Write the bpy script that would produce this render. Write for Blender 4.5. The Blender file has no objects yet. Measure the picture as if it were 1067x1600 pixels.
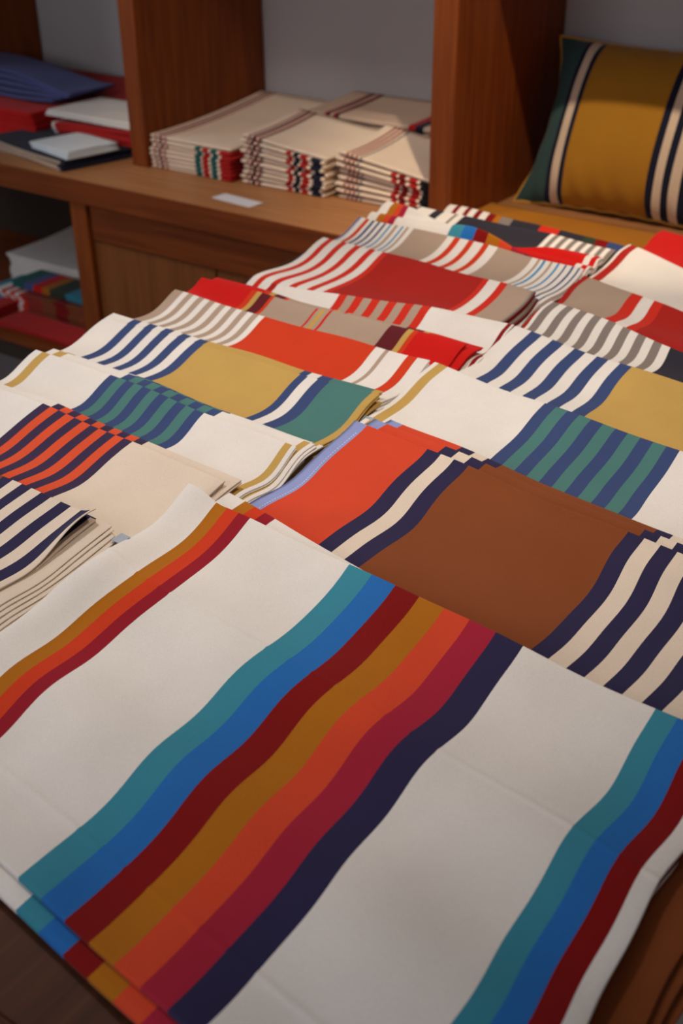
import bpy, math, random
from mathutils import Matrix, Vector
random.seed(7)
sc = bpy.context.scene
C = sc.collection
Z0 = 0.95                      # height of the cloth level above the floor
# ------------------------------------------------------------------ camera
cam_d = bpy.data.cameras.new('camera'); cam = bpy.data.objects.new('camera', cam_d); C.objects.link(cam)
cam_d.sensor_fit = 'VERTICAL'; cam_d.sensor_height = 36; cam_d.lens = 1808 / 1600 * 36
rot = Matrix(((0.81429165, -0.29165117, 0.50186523), (0.58039147, 0.42198457, -0.6964731), (-0.00865219, 0.85841052, 0.51289036)))
cam.matrix_world = Matrix.Translation((0, 0, 0.8 + Z0)) @ rot.to_4x4()
cam_d.clip_start = 0.05
cam_d.dof.use_dof = True; cam_d.dof.focus_distance = 1.55; cam_d.dof.aperture_fstop = 4.5
sc.camera = cam
# ------------------------------------------------------------------ light and exposure
w = bpy.data.worlds.new('room_light'); sc.world = w; w.use_nodes = True
bg = w.node_tree.nodes['Background']; bg.inputs[0].default_value = (0.80, 0.76, 0.78, 1); bg.inputs[1].default_value = 0.08
def area(name, loc, target, sx, sy, power, col):
    d = bpy.data.lights.new(name, 'AREA'); d.shape = 'RECTANGLE'; d.size = sx; d.size_y = sy; d.energy = power; d.color = col
    o = bpy.data.objects.new(name, d); C.objects.link(o); o.location = loc
    o.rotation_euler = (Vector(target) - Vector(loc)).to_track_quat('-Z', 'Y').to_euler(); return o
def spot(name, loc, target, power, col, size, blend, rad):
    d = bpy.data.lights.new(name, 'SPOT'); d.energy = power; d.color = col; d.spot_size = math.radians(size); d.spot_blend = blend; d.shadow_soft_size = rad
    o = bpy.data.objects.new(name, d); C.objects.link(o); o.location = loc
    o.rotation_euler = (Vector(target) - Vector(loc)).to_track_quat('-Z', 'Y').to_euler(); return o
area('window_daylight', (-2.2, -2.4, 2.3), (-0.9, 1.2, 0.85), 2.4, 1.6, 18, (0.90, 0.91, 1.0))
area('side_daylight', (-5.6, 1.0, 2.3), (-3.3, 3.2, 0.9), 1.0, 1.2, 9, (0.78, 0.86, 1.0))
area('overhead_soft_fill', (-0.9, 1.25, 3.12), (-0.9, 1.3, 0.9), 0.9, 0.6, 24, (1.0, 0.94, 0.90))  # added soft fill above the table, makes up for the weaker daylight
spot('ceiling_spot_table', (-0.35, 2.05, 3.05), (-0.95, 1.75, 0.85), 48, (1.0, 0.86, 0.73), 66, 0.9, 0.05)
spot('ceiling_spot_front', (-1.7, 1.35, 3.05), (-1.05, 1.15, 0.85), 38, (1.0, 0.94, 0.89), 60, 1.0, 0.10)
spot('ceiling_spot_cushion', (-1.05, 2.10, 3.05), (-1.25, 3.1, 0.85), 56, (1.0, 0.82, 0.62), 52, 0.6, 0.02)
spot('ceiling_spot_compartment', (-2.35, 1.75, 3.05), (-2.40, 3.0, 0.75), 36, (1.0, 0.84, 0.70), 50, 0.8, 0.15)
sc.view_settings.view_transform = 'Standard'; sc.view_settings.look = 'None'
sc.view_settings.gamma = 1; sc.view_settings.exposure = 1.08; sc.view_settings.use_curve_mapping = False

# ------------------------------------------------------------------ materials
def lin(c):
    c /= 255.0
    return c / 12.92 if c <= 0.04045 else ((c + 0.055) / 1.055) ** 2.4
def new_mat(name):
    m = bpy.data.materials.new(name); m.use_nodes = True
    return m, m.node_tree.nodes, m.node_tree.links, m.node_tree.nodes['Principled BSDF']
MATS = {}
def fabric(key, rgb, scale=1.0, weave=1.0):
    m, N, L, b = new_mat('woven_cotton_' + key)
    col = [min(0.82, lin(v) * (1.1 if min(rgb) > 195 else scale)) for v in rgb]
    tc = N.new('ShaderNodeTexCoord')
    n1 = N.new('ShaderNodeTexNoise'); n1.inputs['Scale'].default_value = 9; n1.inputs['Detail'].default_value = 4
    L.new(tc.outputs['Object'], n1.inputs['Vector'])
    mp = N.new('ShaderNodeMapping'); mp.inputs['Scale'].default_value = (900, 420, 420); L.new(tc.outputs['Object'], mp.inputs['Vector'])
    n2 = N.new('ShaderNodeTexNoise'); n2.inputs['Scale'].default_value = 1; n2.inputs['Detail'].default_value = 2; L.new(mp.outputs[0], n2.inputs['Vector'])
    mix = N.new('ShaderNodeMix'); mix.data_type = 'RGBA'; mix.blend_type = 'MULTIPLY'; mix.inputs[0].default_value = 1
    mix.inputs[6].default_value = (*col, 1)
    ad = N.new('ShaderNodeMath'); ad.operation = 'ADD'
    L.new(n1.outputs[0], ad.inputs[0]); L.new(n2.outputs[0], ad.inputs[1])
    mr = N.new('ShaderNodeMapRange'); mr.inputs[1].default_value = .6; mr.inputs[2].default_value = 1.4; mr.inputs[3].default_value = 0.9; mr.inputs[4].default_value = 1.08
    L.new(ad.outputs[0], mr.inputs[0])
    L.new(mr.outputs[0], mix.inputs[7]); L.new(mix.outputs[2], b.inputs['Base Color'])
    wv = N.new('ShaderNodeTexWave'); wv.wave_type = 'BANDS'; wv.bands_direction = 'DIAGONAL'; wv.inputs['Scale'].default_value = 130; wv.inputs['Distortion'].default_value = 1.5
    L.new(tc.outputs['Object'], wv.inputs['Vector'])
    hs = N.new('ShaderNodeMath'); hs.operation = 'MULTIPLY_ADD'; hs.inputs[1].default_value = .4
    L.new(wv.outputs[1], hs.inputs[0]); L.new(n2.outputs[0], hs.inputs[2])
    bp = N.new('ShaderNodeBump'); bp.inputs['Strength'].default_value = 0.25 * weave; bp.inputs['Distance'].default_value = 0.0004
    L.new(hs.outputs[0], bp.inputs['Height']); L.new(bp.outputs[0], b.inputs['Normal'])
    b.inputs['Roughness'].default_value = 0.92; b.inputs['Specular IOR Level'].default_value = 0.18
    b.inputs['Sheen Weight'].default_value = 0.08; b.inputs['Sheen Roughness'].default_value = 0.5
    MATS[key] = m
for k, v in dict(
    W=(229, 217, 208), C=(228, 210, 190), OC=(178, 106, 10), OR=(208, 58, 20), BG=(150, 18, 36), TE=(58, 138, 158), BL=(36, 108, 182),
    DR=(130, 6, 4), OR2=(214, 70, 38), BG2=(168, 30, 54), NV=(44, 38, 72), BR=(132, 68, 30), LB=(146, 156, 206), Y=(196, 158, 84),
    N=(56, 72, 116), G=(74, 122, 116), GY=(134, 122, 114), K=(46, 43, 52), BE=(176, 152, 132), RD=(206, 20, 12), DR2=(172, 30, 18),
    R=(208, 44, 24), TB=(46, 138, 188), DG=(52, 62, 46), BU=(98, 26, 32), NP=(58, 42, 72), SR=(222, 82, 44), MU=(190, 122, 22),
    GC=(176, 122, 34), DG2=(56, 82, 80), LIN=(196, 170, 148), RU=(150, 48, 38), PU=(84, 88, 138), RW=(180, 30, 24), NK=(28, 30, 48),
    BW=(214, 222, 236), CR=(234, 212, 188), GR2=(30, 96, 92), BK=(22, 20, 22), TAG=(170, 178, 186), CC=(222, 198, 170), OCY=(200, 142, 22)).items(): fabric(k, v)

def wood(name, c1, c2, axis, rough=0.38, spec=0.45):
    m, N, L, b = new_mat(name)
    tc = N.new('ShaderNodeTexCoord'); mp = N.new('ShaderNodeMapping')
    s = [26, 26, 26]; s[axis] = 1.3; mp.inputs['Scale'].default_value = s
    L.new(tc.outputs['Object'], mp.inputs['Vector'])
    n = N.new('ShaderNodeTexNoise'); n.inputs['Scale'].default_value = 2.2; n.inputs['Detail'].default_value = 7; n.inputs['Distortion'].default_value = .5
    L.new(mp.outputs[0], n.inputs['Vector'])
    r = N.new('ShaderNodeValToRGB'); r.color_ramp.elements[0].position = .32; r.color_ramp.elements[1].position = .68
    r.color_ramp.elements[0].color = (*c1, 1); r.color_ramp.elements[1].color = (*c2, 1)
    L.new(n.outputs[0], r.inputs[0]); L.new(r.outputs[0], b.inputs['Base Color'])
    bp = N.new('ShaderNodeBump'); bp.inputs['Strength'].default_value = .12; bp.inputs['Distance'].default_value = .001
    L.new(n.outputs[0], bp.inputs['Height']); L.new(bp.outputs[0], b.inputs['Normal'])
    b.inputs['Roughness'].default_value = rough; b.inputs['Specular IOR Level'].default_value = spec
    return m
WV = wood('cherry_wood_upright_grain', (.18, .038, .006), (.29, .070, .010), 2, .5, .22)
WH = wood('cherry_wood_level_grain', (.16, .033, .006), (.25, .058, .010), 0, .5, .22)
WP = wood('oak_veneer_panel', (.19, .058, .012), (.26, .082, .019), 2, .5, .3)
WT = wood('pale_lit_worktop_wood', (.38, .165, .062), (.49, .23, .09), 0, .42, .3)  # light falling on the worktop is put into this paler wood colour
WD = wood('dark_walnut_table_wood', (.060, .020, .009), (.105, .034, .014), 1, .6, .2)
WE = wood('pinkish_wood_edge', (.22, .10, .085), (.28, .13, .11), 1)
def plain(name, c, rough=.8, var=.06):
    m, N, L, b = new_mat(name)
    n = N.new('ShaderNodeTexNoise'); n.inputs['Scale'].default_value = 3; n.inputs['Detail'].default_value = 5
    tc = N.new('ShaderNodeTexCoord'); L.new(tc.outputs['Object'], n.inputs['Vector'])
    mr = N.new('ShaderNodeMapRange'); mr.inputs[3].default_value = 1 - var; mr.inputs[4].default_value = 1 + var; L.new(n.outputs[0], mr.inputs[0])
    mx = N.new('ShaderNodeMix'); mx.data_type = 'RGBA'; mx.blend_type = 'MULTIPLY'; mx.inputs[0].default_value = 1; mx.inputs[6].default_value = (*c, 1)
    L.new(mr.outputs[0], mx.inputs[7]); L.new(mx.outputs[2], b.inputs['Base Color']); b.inputs['Roughness'].default_value = rough
    return m
M_WALL = plain('grey_white_wall_paint', (.50, .475, .47)); M_FLOOR = plain('grey_stone_floor', (.15, .135, .135), .5, .15)
M_CEIL = plain('white_ceiling_paint', (.7, .69, .67)); M_CARD = plain('white_price_card', (.8, .82, .88), .6, .03)
M_INK = plain('grey_card_ink', (.35, .36, .42), .7); M_THREAD = plain('pale_stitching_thread', (.75, .75, .85), .9)
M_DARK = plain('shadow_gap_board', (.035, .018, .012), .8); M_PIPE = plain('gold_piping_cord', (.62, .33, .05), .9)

# ------------------------------------------------------------------ object helpers
def link(name, me, mats, parent=None, loc=(0, 0, 0)):
    for m in mats: me.materials.append(m)
    o = bpy.data.objects.new(name, me); C.objects.link(o)
    if parent: o.parent = parent
    o.location = loc
    return o
def tag(o, label, cat, group=None):
    o['label'] = label; o['category'] = cat
    if group: o['group'] = group
    return o
def struct(o): o['kind'] = 'structure'; return o
def empty(name, loc, label, cat, group=None):
    o = bpy.data.objects.new(name, None); C.objects.link(o); o.location = loc; o.empty_display_size = .05
    return tag(o, label, cat, group)
def box(name, x0, x1, y0, y1, z0, z1, mat, parent=None, bevel=.002):
    """a bevelled box in world metres (z given relative to the cloth level)"""
    import bmesh
    bm = bmesh.new(); bmesh.ops.create_cube(bm, size=1)
    cx, cy, cz = (x0 + x1) / 2, (y0 + y1) / 2, (z0 + z1) / 2 + Z0
    for v in bm.verts: v.co = (v.co.x * (x1 - x0), v.co.y * (y1 - y0), v.co.z * (z1 - z0))
    if bevel: bmesh.ops.bevel(bm, geom=bm.edges[:], offset=bevel, segments=2, affect='EDGES')
    me = bpy.data.meshes.new(name); bm.to_mesh(me); bm.free()
    p = parent.location if parent else Vector((0, 0, 0))
    return link(name, me, [mat], parent, (cx - p.x, cy - p.y, cz - p.z))

def sweep(name, xs, secs, xmat, keys, parent=None, origin=None):
    """closed cross sections (lists of points, one per x) joined along x; xmat = colour index per span"""
    n = len(secs[0]); verts = []; faces = []; mi = []
    for s in secs: verts += s
    for i in range(len(secs) - 1):
        a = i * n; b = a + n
        for q in range(n):
            r = (q + 1) % n
            faces.append((a + q, a + r, b + r, b + q)); mi.append(xmat[i])
    faces.append(tuple(range(n))[::-1]); mi.append(xmat[0])
    faces.append(tuple(range((len(secs) - 1) * n, len(secs) * n))); mi.append(xmat[-1])
    return verts, faces, mi
def wloc(p):
    v = Vector((0, 0, 0))
    while p: v += p.location; p = p.parent
    return v
def mesh_obj(name, verts, faces, mi, keys, parent=None, smooth=True):
    xs = [v[0] for v in verts]; ys = [v[1] for v in verts]; zs = [v[2] for v in verts]
    c = ((min(xs) + max(xs)) / 2, (min(ys) + max(ys)) / 2, min(zs))
    me = bpy.data.meshes.new(name)
    me.from_pydata([(v[0] - c[0], v[1] - c[1], v[2] - c[2]) for v in verts], [], faces)
    me.polygons.foreach_set('material_index', mi)
    me.polygons.foreach_set('use_smooth', [smooth] * len(faces))
    p = wloc(parent)
    o = link(name, me, [MATS[k] if isinstance(k, str) else k for k in keys], parent, (c[0] - p.x, c[1] - p.y, c[2] - p.z))
    return o

# ------------------------------------------------------------------ how the shingled piles lie
T = 0.018; DR = 2.7
class Column:
    def __init__(s, ys, skew, x0, seed): s.ys = ys; s.skew = skew; s.x0 = x0; s.N = len(ys) - 1; s.seed = seed
    def phi(s, y):
        ys = s.ys
        if y <= ys[0]: return (y - ys[0]) / .19
        if y >= ys[-1]: return s.N + (y - ys[-1]) / .15
        for i in range(s.N):
            if y < ys[i + 1]: return i + (y - ys[i]) / (ys[i + 1] - ys[i])
    def inv(s, p):
        if p <= 0: return s.ys[0] + p * .19
        i = min(int(p), s.N - 1); return s.ys[i] + (p - i) * (s.ys[i + 1] - s.ys[i])
    def top(s, k, x, y):
        p = s.phi(y - s.skew * (x - s.x0))
        amp = .0075 if p > 0 else .0055
        z = T * (p - k) - amp * (1 - math.cos(2 * math.pi * p)) * .8 - T * max(0, p - (s.N - DR))
        z += .0022 * math.sin(9 * x + 5 * y + s.seed) + .0016 * math.sin(17 * x - 8 * y + 2 * s.seed) + .001 * math.sin(31 * x + 23 * y)
        return z
LEFT = Column([0.89, 1.075, 1.22, 1.42, 1.59, 1.684, 1.79, 2.014, 2.188, 2.252, 2.296, 2.431, 2.533], -.04, -1.25, 1.3)
RIGHT = Column([0.976, 1.275, 1.533, 1.761, 1.907, 2.105, 2.385, 2.601], -.12, -.6, 2.9)

def columns_of(stripes, xl, xr, maxw):
    """x positions (with stripe edges exact) and colour key per span"""
    st = [(x, k) for x, k in stripes if x < xr]
    edges = [xl] + [x for x, k in st if xl + 1e-4 < x < xr - 1e-4] + [xr]
    def key(x):
        kk = st[0][1]
        for sx, k in st:
            if sx <= x + 1e-6: kk = k
        return kk
    xs = [xl]; ks = []
    for a, b in zip(edges[:-1], edges[1:]):
        n = max(1, math.ceil((b - a) / maxw)); k = key((a + b) / 2)
        for i in range(n): xs.append(a + (b - a) * (i + 1) / n); ks.append(k)
    return xs, ks

def folded_cloth(name, col, k, j, n, edge, xl, xr, stripes, dx=0, dy=0, dnear=0, leaves=2, maxw=.014, ny=44, lift=None, thick=None, parent=None, stagger=0.0, crease=None, curl=None, hem=None):
    """one folded cloth: a stack of thin leaves, each turned over at the far edge"""
    crl = curl if curl else (max(0, .0022 - .0011 * j), .04)
    tj = (thick or T) / n; th = tj / leaves * .93
    a, b = edge; V = []; F = []; MI = []
    allk = []
    for lf in range(leaves):
        ox = dx + (random.uniform(-.0022, .0022) + stagger * lf if lf else 0)
        oy = dy - (random.uniform(.0, .003) if lf else 0)
        xs, ks = columns_of([(x + ox, c) for x, c in stripes], xl + ox, xr + ox, maxw)
        # rounded sides
        r = th * .5
        xs = [xs[0], xs[0] + r * .35, xs[0] + r] + xs[1:-1] + [xs[-1] - r, xs[-1] - r * .35, xs[-1]]
        ks = [ks[0]] * 2 + ks + [ks[-1]] * 2
        hh = [.25, .8, 1] + [1] * (len(xs) - 6) + [1, .8, .25]
        for c in ks:
            if c not in allk: allk.append(c)
        secs = []
        ph = k * 1.7 + j * .4 + col.seed
        for x, h in zip(xs, hh):
            yf = a + b * (x - col.x0) + oy
            yn = col.inv(k - DR) + col.skew * (x - col.x0) + dnear
            yn = min(yn, yf - .15)
            up = []; dn = []
            for i in range(ny + 1):
                v = i / ny; v = 1 - (1 - v) ** 1.25
                y = yn + (yf - th / 2 - yn) * v
                xw = x + .0028 * math.sin(2 * math.pi * (y / .31) + ph) + .0015 * math.sin(2 * math.pi * y / .13 + 2 * ph)
                z = col.top(k, xw, y) - j * tj - (lf + .5) * tj / leaves
                if lift: z += lift(xw, y, lf)
                q = max(0, (y - yf + crl[1]) / crl[1]); z += crl[0] * q * q
                if crease:
                    for cy in crease: z += .0011 * math.exp(-((y - col.skew * (x - col.x0) - cy) / .0032) ** 2)
                up.append((xw, y, z + h * th / 2 + Z0)); dn.append((xw, y, z - h * th / 2 + Z0))
            xw, y, z = up[-1][0], up[-1][1], (up[-1][2] + dn[-1][2]) / 2
            arc = [(xw, y + h * th * .75 * math.cos(t), z + h * th / 2 * math.sin(t)) for t in (1.05, .52, 0, -.52, -1.05)]
            secs.append(up + arc + dn[::-1])
        v, f, m = sweep(name, xs, secs, [allk.index(c) for c in ks], allk)
        o = len(V); V += v; F += [tuple(q + o for q in ff) for ff in f]; MI += m
    if not hem: return mesh_obj(name, V, F, MI, allk, parent)
    hi = allk.index(hem)
    def part(sel):
        fs = [f for f, m in zip(F, MI) if sel(m)]; used = sorted({q for f in fs for q in f}); mp = {q: i for i, q in enumerate(used)}
        return [V[q] for q in used], [tuple(mp[q] for q in f) for f in fs], [m for m in MI if sel(m)]
    body = mesh_obj(name, *part(lambda m: m != hi), allk, parent)
    hv, hf, hm = part(lambda m: m == hi)
    ho = mesh_obj('hem', hv, hf, [0] * len(hf), [hem], body); ho['label'] = 'light blue hem'
    return body

def even(x0, x1, n, a, b):
    """n equal stripes alternating a, b from x0 to x1"""
    return [(x0 + (x1 - x0) * i / n, a if i % 2 == 0 else b) for i in range(n)]
def rep(*parts):
    out = []
    for p in parts: out += p if isinstance(p, list) else [p]
    return out

# ------------------------------------------------------------------ the room
struct(box('floor', -7, 3, -2, 4, -Z0 - .1, -Z0, M_FLOOR, bevel=0))
struct(box('wall_back', -7, 3, 3.48, 3.6, -Z0, 3.0 - Z0, M_WALL, bevel=0))
struct(box('ceiling', -7, 3, -2, 4, 3.1 - Z0, 3.2 - Z0, M_CEIL, bevel=0))

# ------------------------------------------------------------------ shelving unit
YF, YU, YB, HS = 2.589, 2.831, 3.474, -.20
unit = empty('shelving_unit', (-2.0, 2.9, 0), 'large cherry wood wall unit with open compartments above a worktop, behind the table', 'shelving unit')
def u(name, *a, **kw): return box(name, *a, parent=unit, **kw)
u('worktop', -4.7, .8, YF, YB, HS - .076, HS, WT)
u('worktop_edge', -4.7, .8, YF - .006, YF, HS - .076, HS, WH, bevel=.001)
for x0, x1 in ((-2.901, -2.831), (-1.723, -1.648), (-4.1, -4.03), (-.45, -.38)):
    u('upright', x0, x1, YU, YB, HS, 1.05, WV)
u('top_board', -4.7, .8, YU + .002, YB, .77, .83, WH)
for x0, x1 in ((-2.974, -2.896), (-1.75, -1.67), (-4.7, -4.62), (-.5, -.42)):
    u('stile', x0, x1, YF + .004, YF + .05, -Z0, HS - .078, WV)
for x0, x1 in ((-2.892, -1.754), (-1.666, -.504)):
    u('drawer_front', x0, x1, YF + .014, YF + .034, -.397, -.284, WH)
    m_ = (x0 + x1) / 2 - .03
    u('cabinet_door', x0, m_ - .003, YF + .020, YF + .040, -.90, -.402, WP)
    u('cabinet_door', m_ + .003, x1, YF + .020, YF + .040, -.90, -.402, WP)
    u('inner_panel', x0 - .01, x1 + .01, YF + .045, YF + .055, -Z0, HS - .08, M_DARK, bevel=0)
u('cabinet_side', -2.93, -2.90, YF + .05, YB, -Z0, HS - .078, WV)
u('lower_board', -4.61, -2.98, YF + .004, YB, -.885, -.850, WH)
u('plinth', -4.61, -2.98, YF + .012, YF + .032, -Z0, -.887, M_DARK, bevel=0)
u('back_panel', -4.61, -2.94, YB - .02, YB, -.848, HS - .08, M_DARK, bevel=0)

# ------------------------------------------------------------------ table
table = empty('display_table', (-.85, 1.45, 0), 'dark walnut display table under the rows of striped cloths', 'table')
def tb(name, *a, **kw): return box(name, *a, parent=table, **kw)
tb('tabletop', -1.62, -.212, .337, 2.575, -.112, -.0735, WD, bevel=.004)
tb('apron', -1.57, -.26, .40, .425, -.20, -.113, WD); tb('apron', -1.57, -.26, 2.50, 2.525, -.20, -.113, WD)
for x in (-1.57, -.30):
    for y in (.40, 2.465): tb('leg', x, x + .06, y, y + .06, -Z0, -.113, WD)
tb('bottom_shelf', -1.50, -.10, .50, 2.44, -.63, -.602, WE)
tb('lower_shelf', -1.50, -.178, .50, 2.44, -.345, -.32, WE)

# ------------------------------------------------------------------ the two columns of folded cloths
GRP = 'folded cloths shingled in two columns on the display table'
def pile(kind, col, k, edge, xl, xr, stripes, labels, offs, **kw):
    out = []
    n = len(labels)
    for j, (lab, of) in enumerate(zip(labels, offs)):
        kk = dict(kw); kk.update(of)
        ed = kk.pop('edge', edge); xr_ = kk.pop('xr', xr); xl_ = kk.pop('xl', xl)
        o = folded_cloth(kind, col, k, j, n, ed, xl_, xr_, stripes, **kk)
        tag(o, lab, 'tablecloth', GRP); out.append(o)
    return out
NC5 = lambda x0, x1: even(x0, x1, 9, 'N', 'W')
# right column, front to back
rb = [('TE', 'BL', 'DR', 'OC', 'OR2', 'BG2', 'NV')][0]
def rainbow(x0, wd): return [(x0 + i * wd, c) for i, c in enumerate(rb)]
R0S = rep([(-1.0, 'W'), (-.931, 'OC'), (-.910, 'OR'), (-.888, 'BG'), (-.867, 'W')], rainbow(-.696, .0361), [(-.443, 'W'), (-.281, 'TE'), (-.256, 'BL'), (-.231, 'DR'), (-.2075, 'W')])
def over(x, y, lf):
    e = max(0, min(1, (-.925 - x) / .05)); e = e * e * (3 - 2 * e)
    return .013 * e * max(0, min(1, (y - .55) / .15)) + .004 * e * math.sin(26 * y) 
pile('rainbow_striped_tablecloth', RIGHT, 0, (.976, -.092), -.985, -.189, R0S,
     ['large white tablecloth with rainbow stripes in the foreground, topmost of its pile',
      'rainbow striped tablecloth peeking out just under the large foreground one',
      'lowest rainbow striped tablecloth of the foreground pile, on the dark table'],
     [dict(maxw=.014, ny=240, dnear=-.036, crease=(.502, .80), lift=over), dict(dx=.022, xl=-.968, xr=-.214, edge=(.975, -.205), dnear=-.057, ny=60), dict(dx=.003, xl=-.955, xr=-.197, dy=.004, dnear=-.040)])
def brown_design(x0):
    d = [(0, 'LB'), (.025, 'OR2'), (.143, 'NV'), (.168, 'C'), (.192, 'NV'), (.218, 'BR')]
    e = [(.478 + i * .0236, 'NV' if i % 2 == 0 else 'C') for i in range(9)] + [(.69, 'BR')]
    return [(x0 + a, c) for a, c in d + e]
pile('orange_brown_tablecloth', RIGHT, 1, (1.275, -.131), -.921, -.15, brown_design(-.920),
     ['orange, brown and navy tablecloth with light blue hem, topmost of its pile',
      'second orange and brown tablecloth, its folded edge showing just behind the topmost one',
      'third orange and brown tablecloth, its folded edge showing farthest back in its pile'],
     [dict(maxw=.012, ny=70, hem='LB', curl=(.004, .03)), dict(dx=.010, hem='LB', edge=(1.308, -.145), curl=(.002, .03)), dict(dx=.018, hem='LB', edge=(1.336, -.155))])
hemmed = [o for o in bpy.data.objects if o.name == 'orange_brown_tablecloth'][0].children[0]
def surface_strip(name, col, k, pts, h, mat, parent, zoff=.0006):
    """many small flat ribbons lying on a pile's top: pts = list of (x0, x1, y0, y1)"""
    V = []; F = []
    for x0, x1, y0, y1 in pts:
        c = [(x0, y0), (x1, y0), (x1, y1), (x0, y1)]; b = len(V)
        for dz in (0, h):
            for x, y in c:
                ph = k * 1.7 + col.seed
                V.append((x + .0028 * math.sin(2 * math.pi * (y / .31) + ph) + .0015 * math.sin(2 * math.pi * y / .13 + 2 * ph), y, col.top(k, x, y) + Z0 + zoff + dz))
        F += [(b, b + 1, b + 2, b + 3)[::-1], (b + 4, b + 5, b + 6, b + 7)] + [(b + q, b + (q + 1) % 4, b + 4 + (q + 1) % 4, b + 4 + q) for q in range(4)]
    o = mesh_obj(name, V, F, [0] * len(F), [mat], parent, smooth=False); return o
st_ = surface_strip('stitching', RIGHT, 1, [(-.9005, -.8993, y, y + .0032) for y in [.985 + .0056 * i for i in range(58)]], .0005, M_THREAD, hemmed, -.0003)
st_['label'] = 'pale dashed stitching on the hem'
pile('green_navy_tablecloth', RIGHT, 2, (1.531, -.138), -.940, -.20,
     rep([(-.94, 'W'), (-.930, 'Y'), (-.911, 'W')], even(-.71, -.472, 11, 'N', 'G'), [(-.472, 'W'), (-.25, 'Y'), (-.21, 'W')]),
     ['cream cloth with green and navy stripes in the right column, behind the brown one',
      'yellow bordered cloth under the green and navy one in the right column'],
     [dict(maxw=.014, ny=60), dict(dx=-.001, dy=-.004)])
pile('navy_yellow_tablecloth', RIGHT, 3, (1.75, -.183), -.907, -.20,
     rep([(-.907, 'W')], NC5(-.87, -.656), [(-.656, 'Y'), (-.42, 'N'), (-.4, 'W'), (-.38, 'N'), (-.36, 'G'), (-.22, 'Y')]),
     ['cream cloth with five navy stripes and a yellow field in the right column',
      'lower navy and yellow cloth in the right column, only its white left edge showing'],
     [dict(), dict(dx=-.012)])
pile('grey_striped_tablecloth', RIGHT, 4, (1.879, -.288), -.914, -.22,
     rep([(-.914, 'W')], even(-.906, -.636, 16, 'GY', 'W'), [(-.636, 'K')]),
     ['white cloth with eight grey stripes and a black field in the right column'], [dict(leaves=4)])
pile('beige_red_tablecloth', RIGHT, 5, (2.048, -.366), -.936, -.25,
     [(-.95, 'DR2'), (-.922, 'BE'), (-.808, 'R'), (-.781, 'W'), (-.754, 'R'), (-.733, 'DR2')],
     ['beige cloth with red and white stripes and a dark red field in the right column',
      'second beige and dark red cloth just under the topmost one in the right column'],
     [dict(leaves=3), dict(dx=-.002, dy=.012)])
pile('white_red_edged_tablecloth', RIGHT, 6, (2.278, -.494), -.960, -.27, [(-.972, 'W'), (-.952, 'DR2'), (-.932, 'W')],
     ['white cloth with a single dark red stripe near its left edge in the right column'], [dict(leaves=4)])
pile('red_tablecloth', RIGHT, 7, (2.514, -.387), -.960, -.3, [(-.98, 'RD')],
     ['plain red cloth farthest back in the right column'], [dict(leaves=4)])
# left column, front to back
def flip(x, y, lf):
    if lf: return 0
    e = max(0, (x + 1.075) / .035); g = math.exp(-((y - .850) / .055) ** 2)
    return .020 * min(1.1, e) ** 1.5 * g
ol = pile('navy_cream_tablecloth', LEFT, 0, (.889, -.028), -1.60, -1.040,
     rep([(-1.6, 'SR'), (-1.36, 'NV'), (-1.34, 'C'), (-1.32, 'NV'), (-1.30, 'BR')], [(-1.234 + i * .0203, 'NV' if i % 2 == 0 else 'C') for i in range(9)], [(-1.234 + 9 * .0203, 'C')]),
     ['navy and cream striped cloth at the left front with its corner turned up',
      'second navy and cream cloth of the left front pile, under the turned up corner',
      'third cream edged cloth of the left front pile',
      'lowest cream edged cloth of the left front pile'],
     [dict(lift=flip, maxw=.012, ny=60), dict(xr=-1.022, dx=.004, dy=.004, stagger=.006), dict(xr=-1.008, dx=.003, dy=-.004, stagger=.006), dict(xr=-.994, dx=.002, dy=.004, stagger=.006)])
pile('orange_navy_tablecloth', LEFT, 1, (1.077, -.054), -1.56, -.966,
     rep([(-1.56, 'W')], even(-1.366, -1.157, 11, 'NP', 'SR'), [(-1.157, 'C')]),
     ['cream cloth with orange and navy stripes in the left column, topmost of its pile',
      'second orange and navy cloth of its pile, its folded edge showing behind the topmost one',
      'third orange and navy cloth of its pile, cream folded corner showing beside the rainbow cloth'],
     [dict(maxw=.012, ny=54), dict(dx=.008, dy=.024, stagger=.003), dict(dx=.006, dy=.004, stagger=.004)])
pile('green_navy_tablecloth', LEFT, 2, (1.22, -.054), -1.552, -.945,
     rep([(-1.552, 'W'), (-1.533, 'Y'), (-1.511, 'W')], even(-1.354, -1.136, 11, 'N', 'G'), [(-1.136, 'W'), (-.966, 'Y'), (-.953, 'W')]),
     ['green and navy striped cream cloth with yellow borders, topmost of its pile at left',
      'second green and navy cloth of the left column, fold showing behind the topmost',
      'third green and navy cloth of the left column, yellow corner showing at left',
      'lowest green and navy cloth of the left column, shaded edge beside the light blue hem'],
     [dict(maxw=.012, ny=50), dict(dx=.012, dy=.028, stagger=.003), dict(dx=.018, dy=.040, stagger=-.003), dict(dx=.014, dy=.0)])
pile('navy_yellow_tablecloth', LEFT, 3, (1.418, .009), -1.557, -.943,
     rep([(-1.557, 'W')], NC5(-1.503, -1.318), [(-1.318, 'Y'), (-1.103, 'N'), (-1.087, 'W'), (-1.066, 'N'), (-1.042, 'G'), (-.957, 'Y')]),
     ['left column cloth with navy stripes, yellow field and green end, topmost of its pile',
      'second navy and yellow cloth of the left column, fold showing behind the topmost',
      'lowest navy and yellow cloth of the left column'],
     [dict(maxw=.014, ny=50), dict(dx=-.014, dy=.030), dict(dx=.004, dy=.002)])
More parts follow.
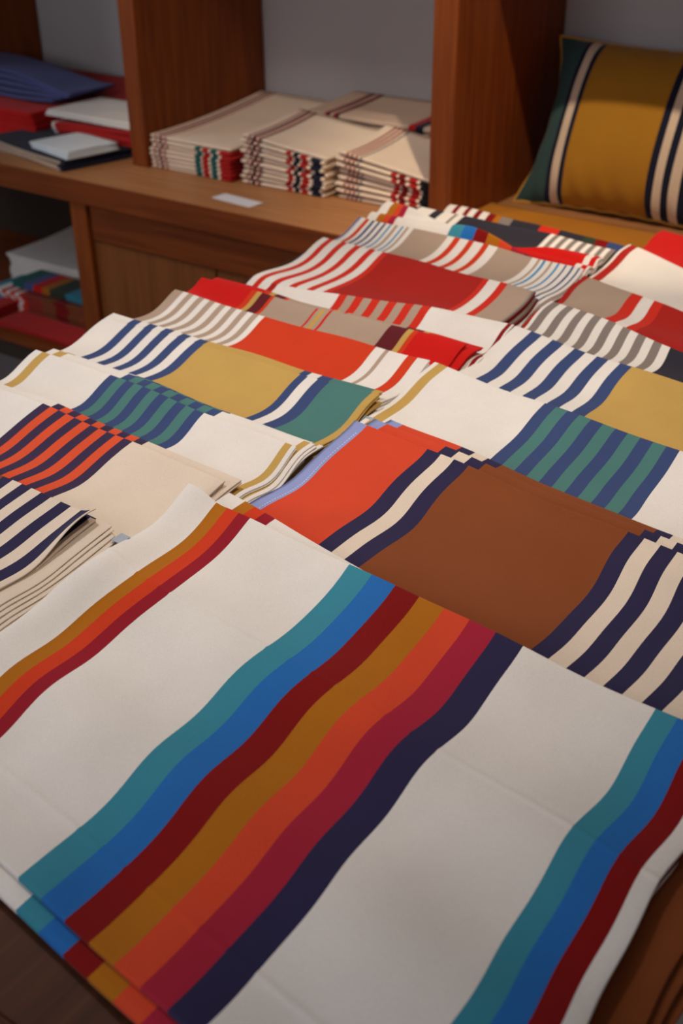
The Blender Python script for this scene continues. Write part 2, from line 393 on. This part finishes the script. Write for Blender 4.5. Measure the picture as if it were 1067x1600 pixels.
pile('beige_orange_tablecloth', LEFT, 4, (1.589, -.017), -1.550, -.950,
     rep(even(-1.539, -1.318, 16, 'BE', 'W'), [(-1.318, 'OR'), (-1.062, 'W'), (-1.042, 'BE'), (-1.034, 'W'), (-.995, 'OR'), (-.975, 'W')]),
     ['beige and white striped cloth with a wide orange red field in the left column',
      'lower beige and orange red cloth of the left column, white edges showing at its right'],
     [dict(ny=44), dict(dx=.010, dy=-.004)])
pile('beige_burgundy_tablecloth', LEFT, 5, (1.684, -.007), -1.562, -.934,
     [(-1.562, 'RD'), (-1.426, 'OR'), (-1.413, 'Y'), (-1.401, 'BU'), (-1.377, 'OR'), (-1.369, 'BE'), (-1.267, 'RD'), (-1.262, 'BE'), (-1.255, 'Y'), (-1.244, 'BE'), (-1.235, 'RD'), (-1.229, 'BE'), (-1.094, 'BU'), (-1.056, 'Y'), (-1.044, 'OR'), (-1.034, 'RD')],
     ['beige cloth with red ends, burgundy blocks and yellow lines, topmost of its pile',
      'second red ended beige cloth, its fold showing just behind the topmost one',
      'lowest red ended beige cloth, dark red edges showing at its right'],
     [dict(), dict(dx=.016, dy=.026), dict(dx=.012, dy=.010)])
pile('white_red_checked_tablecloth', LEFT, 6, (1.781, .081), -1.455, -.905,
     rep([(-1.455, 'W'), (-1.442, 'DR2'), (-1.427, 'W')], even(-1.28, -1.075, 11, 'R', 'BE'), [(-1.075, 'W'), (-.917, 'DR'), (-.909, 'W')]),
     ['white cloth with red and beige stripes in its middle, left column', 'lower white cloth with dark red edge line, left column beside the grey striped one'],
     [dict(), dict(dx=-.012)])
pile('red_striped_tablecloth', LEFT, 7, (2.017, -.103), -1.512, -.955,
     [(-1.512, 'W'), (-1.493, 'R'), (-1.478, 'W'), (-1.455, 'R'), (-1.439, 'W'), (-1.414, 'R'), (-1.398, 'W'), (-1.374, 'R'), (-1.358, 'W'), (-1.338, 'R'), (-1.324, 'DR2'), (-1.077, 'R'), (-1.064, 'W'), (-1.037, 'R'), (-1.02, 'BE'), (-.957, 'DR')],
     ['red and white striped cloth with a wide dark red field, left column', 'second dark red and beige cloth just under the red striped one, left column'],
     [dict(), dict(dx=.010, dy=-.003)])
IS = [(-1.528, 'LB'), (-1.522, 'W'), (-1.509, 'OR'), (-1.499, 'W'), (-1.49, 'N'), (-1.483, 'W'), (-1.473, 'N'), (-1.467, 'W'), (-1.456, 'N'), (-1.45, 'W'), (-1.439, 'TB'), (-1.434, 'W'), (-1.424, 'BE'), (-1.416, 'W'), (-1.405, 'TB'), (-1.4, 'W'), (-1.392, 'BE'), (-1.385, 'W'), (-1.372, 'BE'), (-1.278, 'W'), (-1.26, 'OR'), (-1.245, 'W'), (-1.223, 'OR'), (-1.209, 'W'), (-1.185, 'OR'), (-1.171, 'W'), (-1.148, 'BE'), (-1.062, 'W'), (-1.048, 'BE'), (-1.042, 'W'), (-1.035, 'TB'), (-1.029, 'W'), (-1.018, 'BE'), (-1.012, 'W'), (-1.001, 'TB'), (-.996, 'W'), (-.983, 'N'), (-.979, 'W'), (-.967, 'N'), (-.962, 'W'), (-.952, 'N'), (-.948, 'W'), (-.94, 'LB')]
pile('thin_striped_tablecloth', LEFT, 8, (2.189, -.078), -1.530, -.940, IS,
     ['beige cloth with thin blue, teal and orange stripes and blue hems, left column'], [dict(leaves=4, hem='LB', curl=(.004, .03))])
pile('rainbow_striped_tablecloth', LEFT, 9, (2.257, -.245), -1.535, -.968,
     rep([(-1.535, 'W'), (-1.508, 'OC'), (-1.489, 'OR2'), (-1.473, 'BG2'), (-1.457, 'W')], rainbow(-1.306, .0342), [(-1.067, 'W')]),
     ['small white cloth with rainbow stripes far back in the left column'], [dict(leaves=4, curl=(.010, .035))])
pile('red_white_tablecloth', LEFT, 10, (2.254, .213), -1.40, -.960, [(-1.40, 'RD'), (-.992, 'W'), (-.978, 'RD'), (-.965, 'W')],
     ['red cloth with a white striped end far back, behind the small rainbow cloth'], [dict(leaves=4)])
pile('black_white_tablecloth', LEFT, 11, (2.431, -.055), -1.510, -.972,
     rep([(-1.51, 'W'), (-1.463, 'K'), (-1.439, 'W'), (-1.405, 'GY'), (-1.397, 'W'), (-1.378, 'K')], even(-1.138, -.96, 15, 'W', 'GY')),
     ['white cloth with a large black field and grey stripes far back in the left column'], [dict(leaves=4)])
pile('multicoloured_tablecloth', LEFT, 12, (2.534, -.100), -1.486, -.972,
     [(-1.486, 'W'), (-1.462, 'DR'), (-1.449, 'W'), (-1.429, 'DR'), (-1.416, 'W'), (-1.398, 'DR'), (-1.383, 'W'), (-1.363, 'DR'), (-1.343, 'OC'), (-1.327, 'GY'), (-1.294, 'K'), (-1.215, 'R'), (-1.162, 'K'), (-1.095, 'DG'), (-1.063, 'DR'), (-1.032, 'N')],
     ['black cloth with dark red and white stripes, farthest back in the left column'], [dict(leaves=4)])

# ------------------------------------------------------------------ towels and stacks
def towel(name, xl, xr, yf, yb, stripes, th, zf, folds=2, maxw=.03, ny=16, rotz=0.0, label='', cat='towel', group=None, wob=.004, seed=0, origin=None, dots=None):
    """one folded towel; zf(x, y) = height of its underside; round fold at the front"""
    V = []; F = []; MI = []; allk = []
    lt = th / folds
    for lf in range(folds):
        xs, ks = columns_of(stripes, xl, xr, maxw)
        r = lt * .5
        xs = [xs[0], xs[0] + r * .35, xs[0] + r] + xs[1:-1] + [xs[-1] - r, xs[-1] - r * .35, xs[-1]]
        ks = [ks[0]] * 2 + ks + [ks[-1]] * 2
        hh = [.3, .8, 1] + [1] * (len(xs) - 6) + [1, .8, .3]
        for c in ks:
            if c not in allk: allk.append(c)
        secs = []; t = lt * .94
        jy = random.uniform(-.003, .003)
        for x, h in zip(xs, hh):
            y0 = yf + jy + wob * math.sin(11 * x + seed)
            up = []; dn = []
            for i in range(ny + 1):
                v = (i / ny) ** 1.3; y = y0 + t / 2 + (yb - y0 - t / 2) * v
                xw = x + wob * .6 * math.sin(14 * y + seed * 1.7)
                z = zf(xw, y) + (lf + .5) * lt
                up.append((xw, y, z + h * t / 2 + Z0)); dn.append((xw, y, z - h * t / 2 + Z0))
            xw, y, z = up[0][0], up[0][1], (up[0][2] + dn[0][2]) / 2
            arc = [(xw, y - h * t * .6 * math.cos(q), z + h * t / 2 * math.sin(q)) for q in (-1.05, -.52, 0, .52, 1.05)]
            secs.append(dn[::-1] + arc + up)
        v, f, m = sweep(name, xs, secs, [allk.index(c) for c in ks], allk)
        o = len(V); V += v; F += [tuple(q + o for q in ff) for ff in f]; MI += m
    ob = mesh_obj(name, V, F, MI, allk)
    if dots:
        DV = []; DF = []; x = xl + .01
        while x < xr - .01:
            y0 = yf + wob * math.sin(11 * x + seed) - .003; z = zf(x, y0) + th * .5 + Z0; b = len(DV); h = .0055; d = .005
            for a in range(6):
                an = a * math.pi / 3
                DV += [(x - h * .7, y0 + d * math.cos(an), z + h * math.sin(an)), (x + h * .7, y0 + d * math.cos(an), z + h * math.sin(an))]
            for a in range(6):
                c = (a + 1) % 6; DF.append((b + 2 * a, b + 2 * c, b + 2 * c + 1, b + 2 * a + 1))
            DF += [tuple(b + 2 * a for a in range(6)), tuple(b + 2 * a + 1 for a in range(6))[::-1]]
            x += .0205
        dd = mesh_obj('edge_stitching', DV, DF, [0] * len(DF), [dots], ob); dd['label'] = 'pale stitching along the front edge'
    if rotz:
        px, py = origin; l = ob.location
        cs, sn = math.cos(rotz), math.sin(rotz)
        ob.location = (px + (l.x - px) * cs - (l.y - py) * sn, py + (l.x - px) * sn + (l.y - py) * cs, l.z); ob.rotation_euler = (0, 0, rotz)
    if label: tag(ob, label, cat, group)
    return ob
ORD = ['lowest', 'second', 'third', 'fourth', 'fifth', 'sixth', 'seventh', 'eighth', 'ninth', 'tenth', 'eleventh', 'twelfth']
def plain_top(st): return [p for p in st if p[1] not in ('RW', 'GR2', 'NK', 'DR', 'BK') or p[0] < st[0][0] + .12]
def stack(name, xl, xr, yf, yb, z0, n, th, stripes, desc, group, tiltx=0, lifty=0, lean=0, jit=.005, cat='towel', plain=False, **kw):
    for i in range(n):
        q = (i + 1) / n
        def zf(x, y, i=i):
            s = (y - yf) / (yb - yf); uu = (x - xl) / (xr - xl)
            base = i * th * (1 + tiltx * (1 - uu)) 
            return z0 + .0008 + base + lifty * (i / n) * max(0, s) ** 2 
        jx = random.uniform(-jit, jit); sc_ = (1 + tiltx * .0)
        lab = desc + (', topmost of its stack' if i == n - 1 else ', %s from bottom' % ORD[i])
        lab = lab.replace('lowest from bottom', 'lowest of its stack')
        stp = plain_top(stripes) if (plain and i == n - 1) else stripes
        towel(name, xl + jx, xr + jx, yf + lean * i + random.uniform(-jit, jit) * .6, yb, [(x + jx, c) for x, c in stp], th * .93, zf, label=lab, cat=cat, group=group, seed=i * 1.3, **kw)
def bundle(x, cols, wd): return [(x + i * wd, c) for i, c in enumerate(cols)]
def dotted(x0, wd, n, a, b): return even(x0, x0 + wd, n, a, b)
TG = 'cream towels stacked in the middle compartment'
S1 = rep([(-2.84, 'CR')], bundle(-2.800, ['RU', 'CR', 'GY', 'RU', 'CR', 'RU', 'CR'], .0088), [(-2.62, 'GR2'), (-2.595, 'CR'), (-2.588, 'RW'), (-2.562, 'CR'), (-2.552, 'GR2'), (-2.527, 'CR'), (-2.515, 'RW'), (-2.465, 'CR')])
stack('striped_kitchen_towel', -2.822, -2.47, 2.845, 3.44, HS, 8, .0132, S1, 'cream towel, red and green fold stripes, beside the left upright', TG, plain=True, tiltx=.05, lifty=.05, folds=1, wob=.002)
S2 = rep([(-2.46, 'CR')], bundle(-2.418, ['RU', 'CR', 'NK', 'RU', 'CR', 'RU', 'GY', 'CR'], .0078), [(-2.260, 'RW'), (-2.240, 'CR'), (-2.232, 'NK'), (-2.212, 'CR'), (-2.205, 'RW'), (-2.180, 'CR'), (-2.165, 'NK'), (-2.128, 'CR')])
stack('striped_kitchen_towel', -2.445, -2.115, 2.865, 3.16, HS, 10, .0122, S2, 'cream towel, red and navy fold stripes, in the middle stack', TG, plain=True, tiltx=.32, lifty=.03, folds=1, jit=.007, wob=.002)
S3 = rep([(-2.1, 'CR')], bundle(-2.055, ['RU', 'CR', 'RU', 'CR', 'RU', 'CR', 'GY', 'CR'], .008), [(-1.885, 'RW'), (-1.865, 'CR'), (-1.858, 'DR'), (-1.835, 'CR'), (-1.822, 'RW'), (-1.795, 'CR'), (-1.785, 'BK')])
stack('striped_kitchen_towel', -2.090, -1.735, 2.890, 3.16, HS, 8, .0125, S3, 'cream towel, dark red fold stripes, beside the middle upright', TG, plain=True, tiltx=.55, lifty=.03, folds=1, jit=.006, wob=.002)
S4 = rep([(-2.45, 'LIN')], bundle(-2.352, ['RU', 'NK', 'LIN', 'RU', 'NK', 'LIN'], .012), [(-2.02, 'RW'), (-1.995, 'NK'), (-1.965, 'LIN'), (-1.94, 'RW'), (-1.91, 'LIN'), (-1.86, 'NK')])
stack('striped_linen_towel', -2.43, -1.74, 3.185, 3.455, HS, 8, .0215, S4, 'greyish linen towel behind the cream stacks', 'linen towels behind the cream stacks', lifty=.02, tiltx=.02, folds=1)

card = empty('price_card', (-2.325, 2.695, HS + Z0 + .0006), 'small white price card lying on the pale worktop', 'card')
def flat(name, x0, x1, y0, y1, z, h, mat, parent, rot=0, loc=(0, 0)):
    o = box(name, x0, x1, y0, y1, z - Z0, z + h - Z0, mat, bevel=0); o.parent = parent; o.rotation_euler = (0, 0, rot)
    cs, sn = math.cos(rot), math.sin(rot); x, y = (x0 + x1) / 2, (y0 + y1) / 2
    o.location = (x * cs - y * sn, x * sn + y * cs, z + h / 2); return o
flat('card_sheet', -.083, .083, -.03, .03, 0, .0012, M_CARD, card, -.10)

# left compartment
LG = 'folded textiles in the left compartment'
def lst(name, xl, xr, yf, yb, z0, n, th, stripes, desc, rotz=0, origin=(-3.03, 2.63), **kw):
    stack(name, xl, xr, yf, yb, z0, n, th, stripes, desc, LG, rotz=rotz, origin=origin, **kw)
lst('navy_towel', -3.56, -3.03, 2.635, 3.12, HS, 3, .0105, rep(even(-3.6, -3.0, 60, 'NK', 'NK')), 'navy towel at the front of the left compartment', rotz=-.19, dots='CR')
lst('white_towel', -3.27, -3.03, 2.66, 2.86, HS + .034, 3, .0085, [(-3.4, 'BW')], 'bluish white towel on the navy ones', rotz=-.19, tiltx=-.2)
lst('red_white_towel', -3.36, -2.925, 2.90, 3.18, HS + .034, 5, .0108, [(-3.42, 'W'), (-3.345, 'RW')], 'dark red towel in the left compartment', tiltx=-.3)
lst('white_folded_towel', -3.40, -2.925, 2.91, 3.18, HS + .090, 2, .0125, [(-3.45, 'W')], 'white towel on the dark red ones', tiltx=-.2)
lst('red_blanket', -4.2, -3.44, 2.88, 3.20, HS, 5, .020, [(-4.3, 'RD')], 'red orange blanket at the far left of the compartment')
lst('dark_red_blanket', -4.2, -2.95, 3.225, 3.45, HS, 6, .0175, [(-4.3, 'DR2')], 'dark red blanket behind the white towels', lifty=.03, jit=.003)
for i in range(5):
    def zf(x, y, i=i):
        uu = max(0, min(1, (x + 3.95) / .50)); s = max(0, min(1, (3.28 - y) / .3))
        return HS + .110 + i * .021 * (1 - .62 * uu ** 1.5) + .004 * math.sin(7 * x + i)
    towel('blue_scarf', -4.25, -3.45 + .015 * i, 3.00 + .012 * i, 3.25, [(-4.3, 'PU')], .0105, zf, label='dusky blue scarf piled on the red blankets, ' + ('topmost' if i == 4 else ORD[i] + ' from bottom' if i else 'lowest'), cat='scarf', group=LG, wob=.012, seed=i, folds=1)
# lower open compartment
LB_ = 'folded textiles in the lower open compartment'
def low(name, xl, xr, yf, yb, z0, n, th, stripes, desc, **kw): stack(name, xl, xr, yf, yb, z0, n, th, stripes, desc, LB_, **kw)
ZL = -.850
low('red_towel', -3.52, -2.985, 2.625, 2.76, ZL, 2, .010, [(-4, 'RW')], 'dark red towel at the front of the lower compartment')
low('blue_striped_towel', -4.1, -3.56, 2.64, 2.90, ZL, 3, .013, rep([(-4.2, 'BW')], even(-3.95, -3.6, 8, 'BL', 'RW')), 'blue and red striped towel in the lower compartment')
low('multicoloured_towel', -3.72, -2.985, 2.785, 2.95, ZL, 6, .0145, [(-3.8, 'TE'), (-3.68, 'W'), (-3.64, 'R'), (-3.61, 'W'), (-3.59, 'R'), (-3.56, 'W'), (-3.54, 'R'), (-3.51, 'RU'), (-3.42, 'BR'), (-3.35, 'DR'), (-3.28, 'BR'), (-3.2, 'RU'), (-3.12, 'CR')], 'red and teal patterned towel in the lower compartment', tiltx=-.25, jit=.010)
low('green_blue_towel', -3.60, -3.20, 2.80, 2.95, ZL + .089, 2, .012, [(-3.62, 'GR2'), (-3.53, 'PU'), (-3.48, 'RD'), (-3.43, 'OC'), (-3.39, 'DG'), (-3.3, 'TE')], 'green, purple and red towel in the lower compartment')
low('white_blanket', -3.84, -3.10, 2.985, 3.42, ZL, 7, .0185, [(-4, 'W')], 'off white blanket at the back of the lower compartment', lifty=.03)
low('dark_blanket', -4.4, -3.0, 3.12, 3.42, -.62, 1, .02, [(-4.5, 'DR')], 'dark red blanket in the shade above the white ones') if False else None

# ------------------------------------------------------------------ yellow cloth on the worktop in front of the cushion
def yz(x, y): return HS + .001
towel('mustard_folded_cloth', -1.64, -.55, 2.72, 3.06, [(-2, 'MU')], .016, yz, label='mustard yellow folded cloth lying on the worktop in front of the cushion', cat='cloth')

# ------------------------------------------------------------------ cushion
def cushion():
    root = empty('striped_cushion', (-1.28, 3.16, HS + Z0), 'mustard cushion with green, navy and cream stripes leaning in the right compartment', 'cushion')
    Wd, Hd, D = .68, .50, .115
    xl = -Wd / 2
    st = [(xl, 'DG2'), (-.232, 'NK'), (-.216, 'CC'), (-.188, 'NK'), (-.172, 'GC'), (.085, 'NK'), (.106, 'CC'), (.130, 'NK'), (.151, 'CC'), (.180, 'NK'), (.203, 'CC'), (.23, 'NK'), (.25, 'DG2')]
    xs, ks = columns_of(st, xl, -xl, .012)
    allk = []
    for c in ks + ['GC']:
        if c not in allk: allk.append(c)
    ny = 44; V = []; F = []; MI = []
    def pt(x, v, side):
        u_ = x / (Wd / 2); w_ = 2 * v - 1
        bulge = (max(0, 1 - abs(u_) ** 2.6) ** .62) * (max(0, 1 - abs(w_) ** 2.6) ** .62)
        px = x * (1 - .16 * (1 - abs(w_) ** 2) * (abs(u_) ** 4)); pz = w_ * Hd / 2 * (1 - .07 * (1 - u_ * u_) * abs(w_) ** 3)
        wr = .006 * math.sin(30 * u_ + 9 * w_) * abs(w_) ** 4 * (1.3 if w_ < 0 else .6) * (1 - u_ ** 8) + .003 * math.sin(14 * w_ + 6 * u_) * abs(u_) ** 4 * (1 - w_ ** 8)
        return (px, -side * (D * bulge) - wr * side, pz)
    nx = len(xs)
    for side in (1, -1):
        base = len(V)
        for x in xs:
            for i in range(ny + 1): V.append(pt(x, i / ny, side))
        for a in range(nx - 1):
            for i in range(ny):
                q = base + a * (ny + 1) + i; r = q + ny + 1
                F.append((q, r, r + 1, q + 1) if side == 1 else (q, q + 1, r + 1, r)); MI.append(allk.index(ks[a]) if side == 1 else allk.index('GC'))
    tilt = math.radians(28)
    def place(p):
        x, y, z = p; z += Hd / 2
        y2 = y * math.cos(tilt) + z * math.sin(tilt); z2 = z * math.cos(tilt) - y * math.sin(tilt)
        return (x, y2, z2)
    me = bpy.data.meshes.new('cushion_cover'); me.from_pydata([place(p) for p in V], [], F)
    me.polygons.foreach_set('material_index', MI); me.polygons.foreach_set('use_smooth', [True] * len(F))
    o = link('cushion_cover', me, [MATS[k] for k in allk], root)
    # piping round the seam
    per = [pt(x, 0, 1) for x in xs] + [pt(xs[-1], i / ny, 1) for i in range(1, ny + 1)] + [pt(x, 1, 1) for x in xs[::-1][1:]] + [pt(xs[0], 1 - i / ny, 1) for i in range(1, ny)]
    pp = [Vector(place(p)) for p in per]; V = []; F = []; n = len(pp); m = 8
    for i in range(n):
        t = (pp[(i + 1) % n] - pp[i - 1]).normalized(); a = t.cross(Vector((0, math.cos(tilt), -math.sin(tilt)))).normalized(); b = t.cross(a)
        for q in range(m):
            an = 2 * math.pi * q / m; V.append(pp[i] + (a * math.cos(an) + b * math.sin(an)) * .0045)
    for i in range(n):
        for q in range(m):
            r = (q + 1) % m; k = (i + 1) % n
            F.append((i * m + q, i * m + r, k * m + r, k * m + q))
    pm = bpy.data.meshes.new('piping'); pm.from_pydata(V, [], F); pm.polygons.foreach_set('use_smooth', [True] * len(F))
    po = link('piping', pm, [M_PIPE], root); po['label'] = 'mustard piping cord'
    root.rotation_euler = (0, 0, 0)
    return root
cu = cushion()

# ------------------------------------------------------------------ lower shelf at the right: mustard cloths and striped cloth
def shelf_towel(xl, xr, y0, y1, z, th, mat, name, lab, cat='cloth'):
    towel(name, xl, xr, y0, y1, [(-2, mat)] if isinstance(mat, str) else mat, th, lambda x, y: z, label=lab, cat=cat, folds=3, maxw=.02, wob=.002)
shelf_towel(-.60, -.186, .52, 1.6, -.319, .030, 'OCY', 'mustard_tablecloth', 'mustard tablecloth on the lower shelf at the right, lowest of its pile')
shelf_towel(-.60, -.190, .52, 1.6, -.288, .030, 'OCY', 'mustard_tablecloth', 'mustard tablecloth on the lower shelf at the right, middle of its pile')
shelf_towel(-.60, -.216, .52, .83, -.257, .016, 'OCY', 'mustard_napkin', 'folded mustard napkin on the lower shelf pile, nearer the aisle')
shelf_towel(-.60, -.196, .86, 1.58, -.257, .016, 'OCY', 'mustard_tablecloth', 'mustard tablecloth on the lower shelf at the right, topmost of its pile')
towel('black_striped_cloth', -.60, -.115, .55, 1.20, [(-.7, 'W'), (-.168, 'BK'), (-.140, 'LIN')], .03, lambda x, y: -.60 + .0, label='black and grey striped cloth on the bottom shelf of the table', cat='cloth', folds=3, maxw=.02)
d_top = [o for o in bpy.data.objects if o.name.startswith('navy_yellow_tablecloth') and 'lowest navy' in o.get('label', '')][0]
surface_strip('care_label', LEFT, 3, [(-.944, -.925, 1.352, 1.375)], .0006, 'TAG', d_top, -.012)
a_mid = [o for o in bpy.data.objects if o.get('label', '').startswith('third cream edged')][0]
surface_strip('care_label', LEFT, 0, [(-1.000, -.984, .868, .886)], .0006, 'TAG', a_mid, -.008)
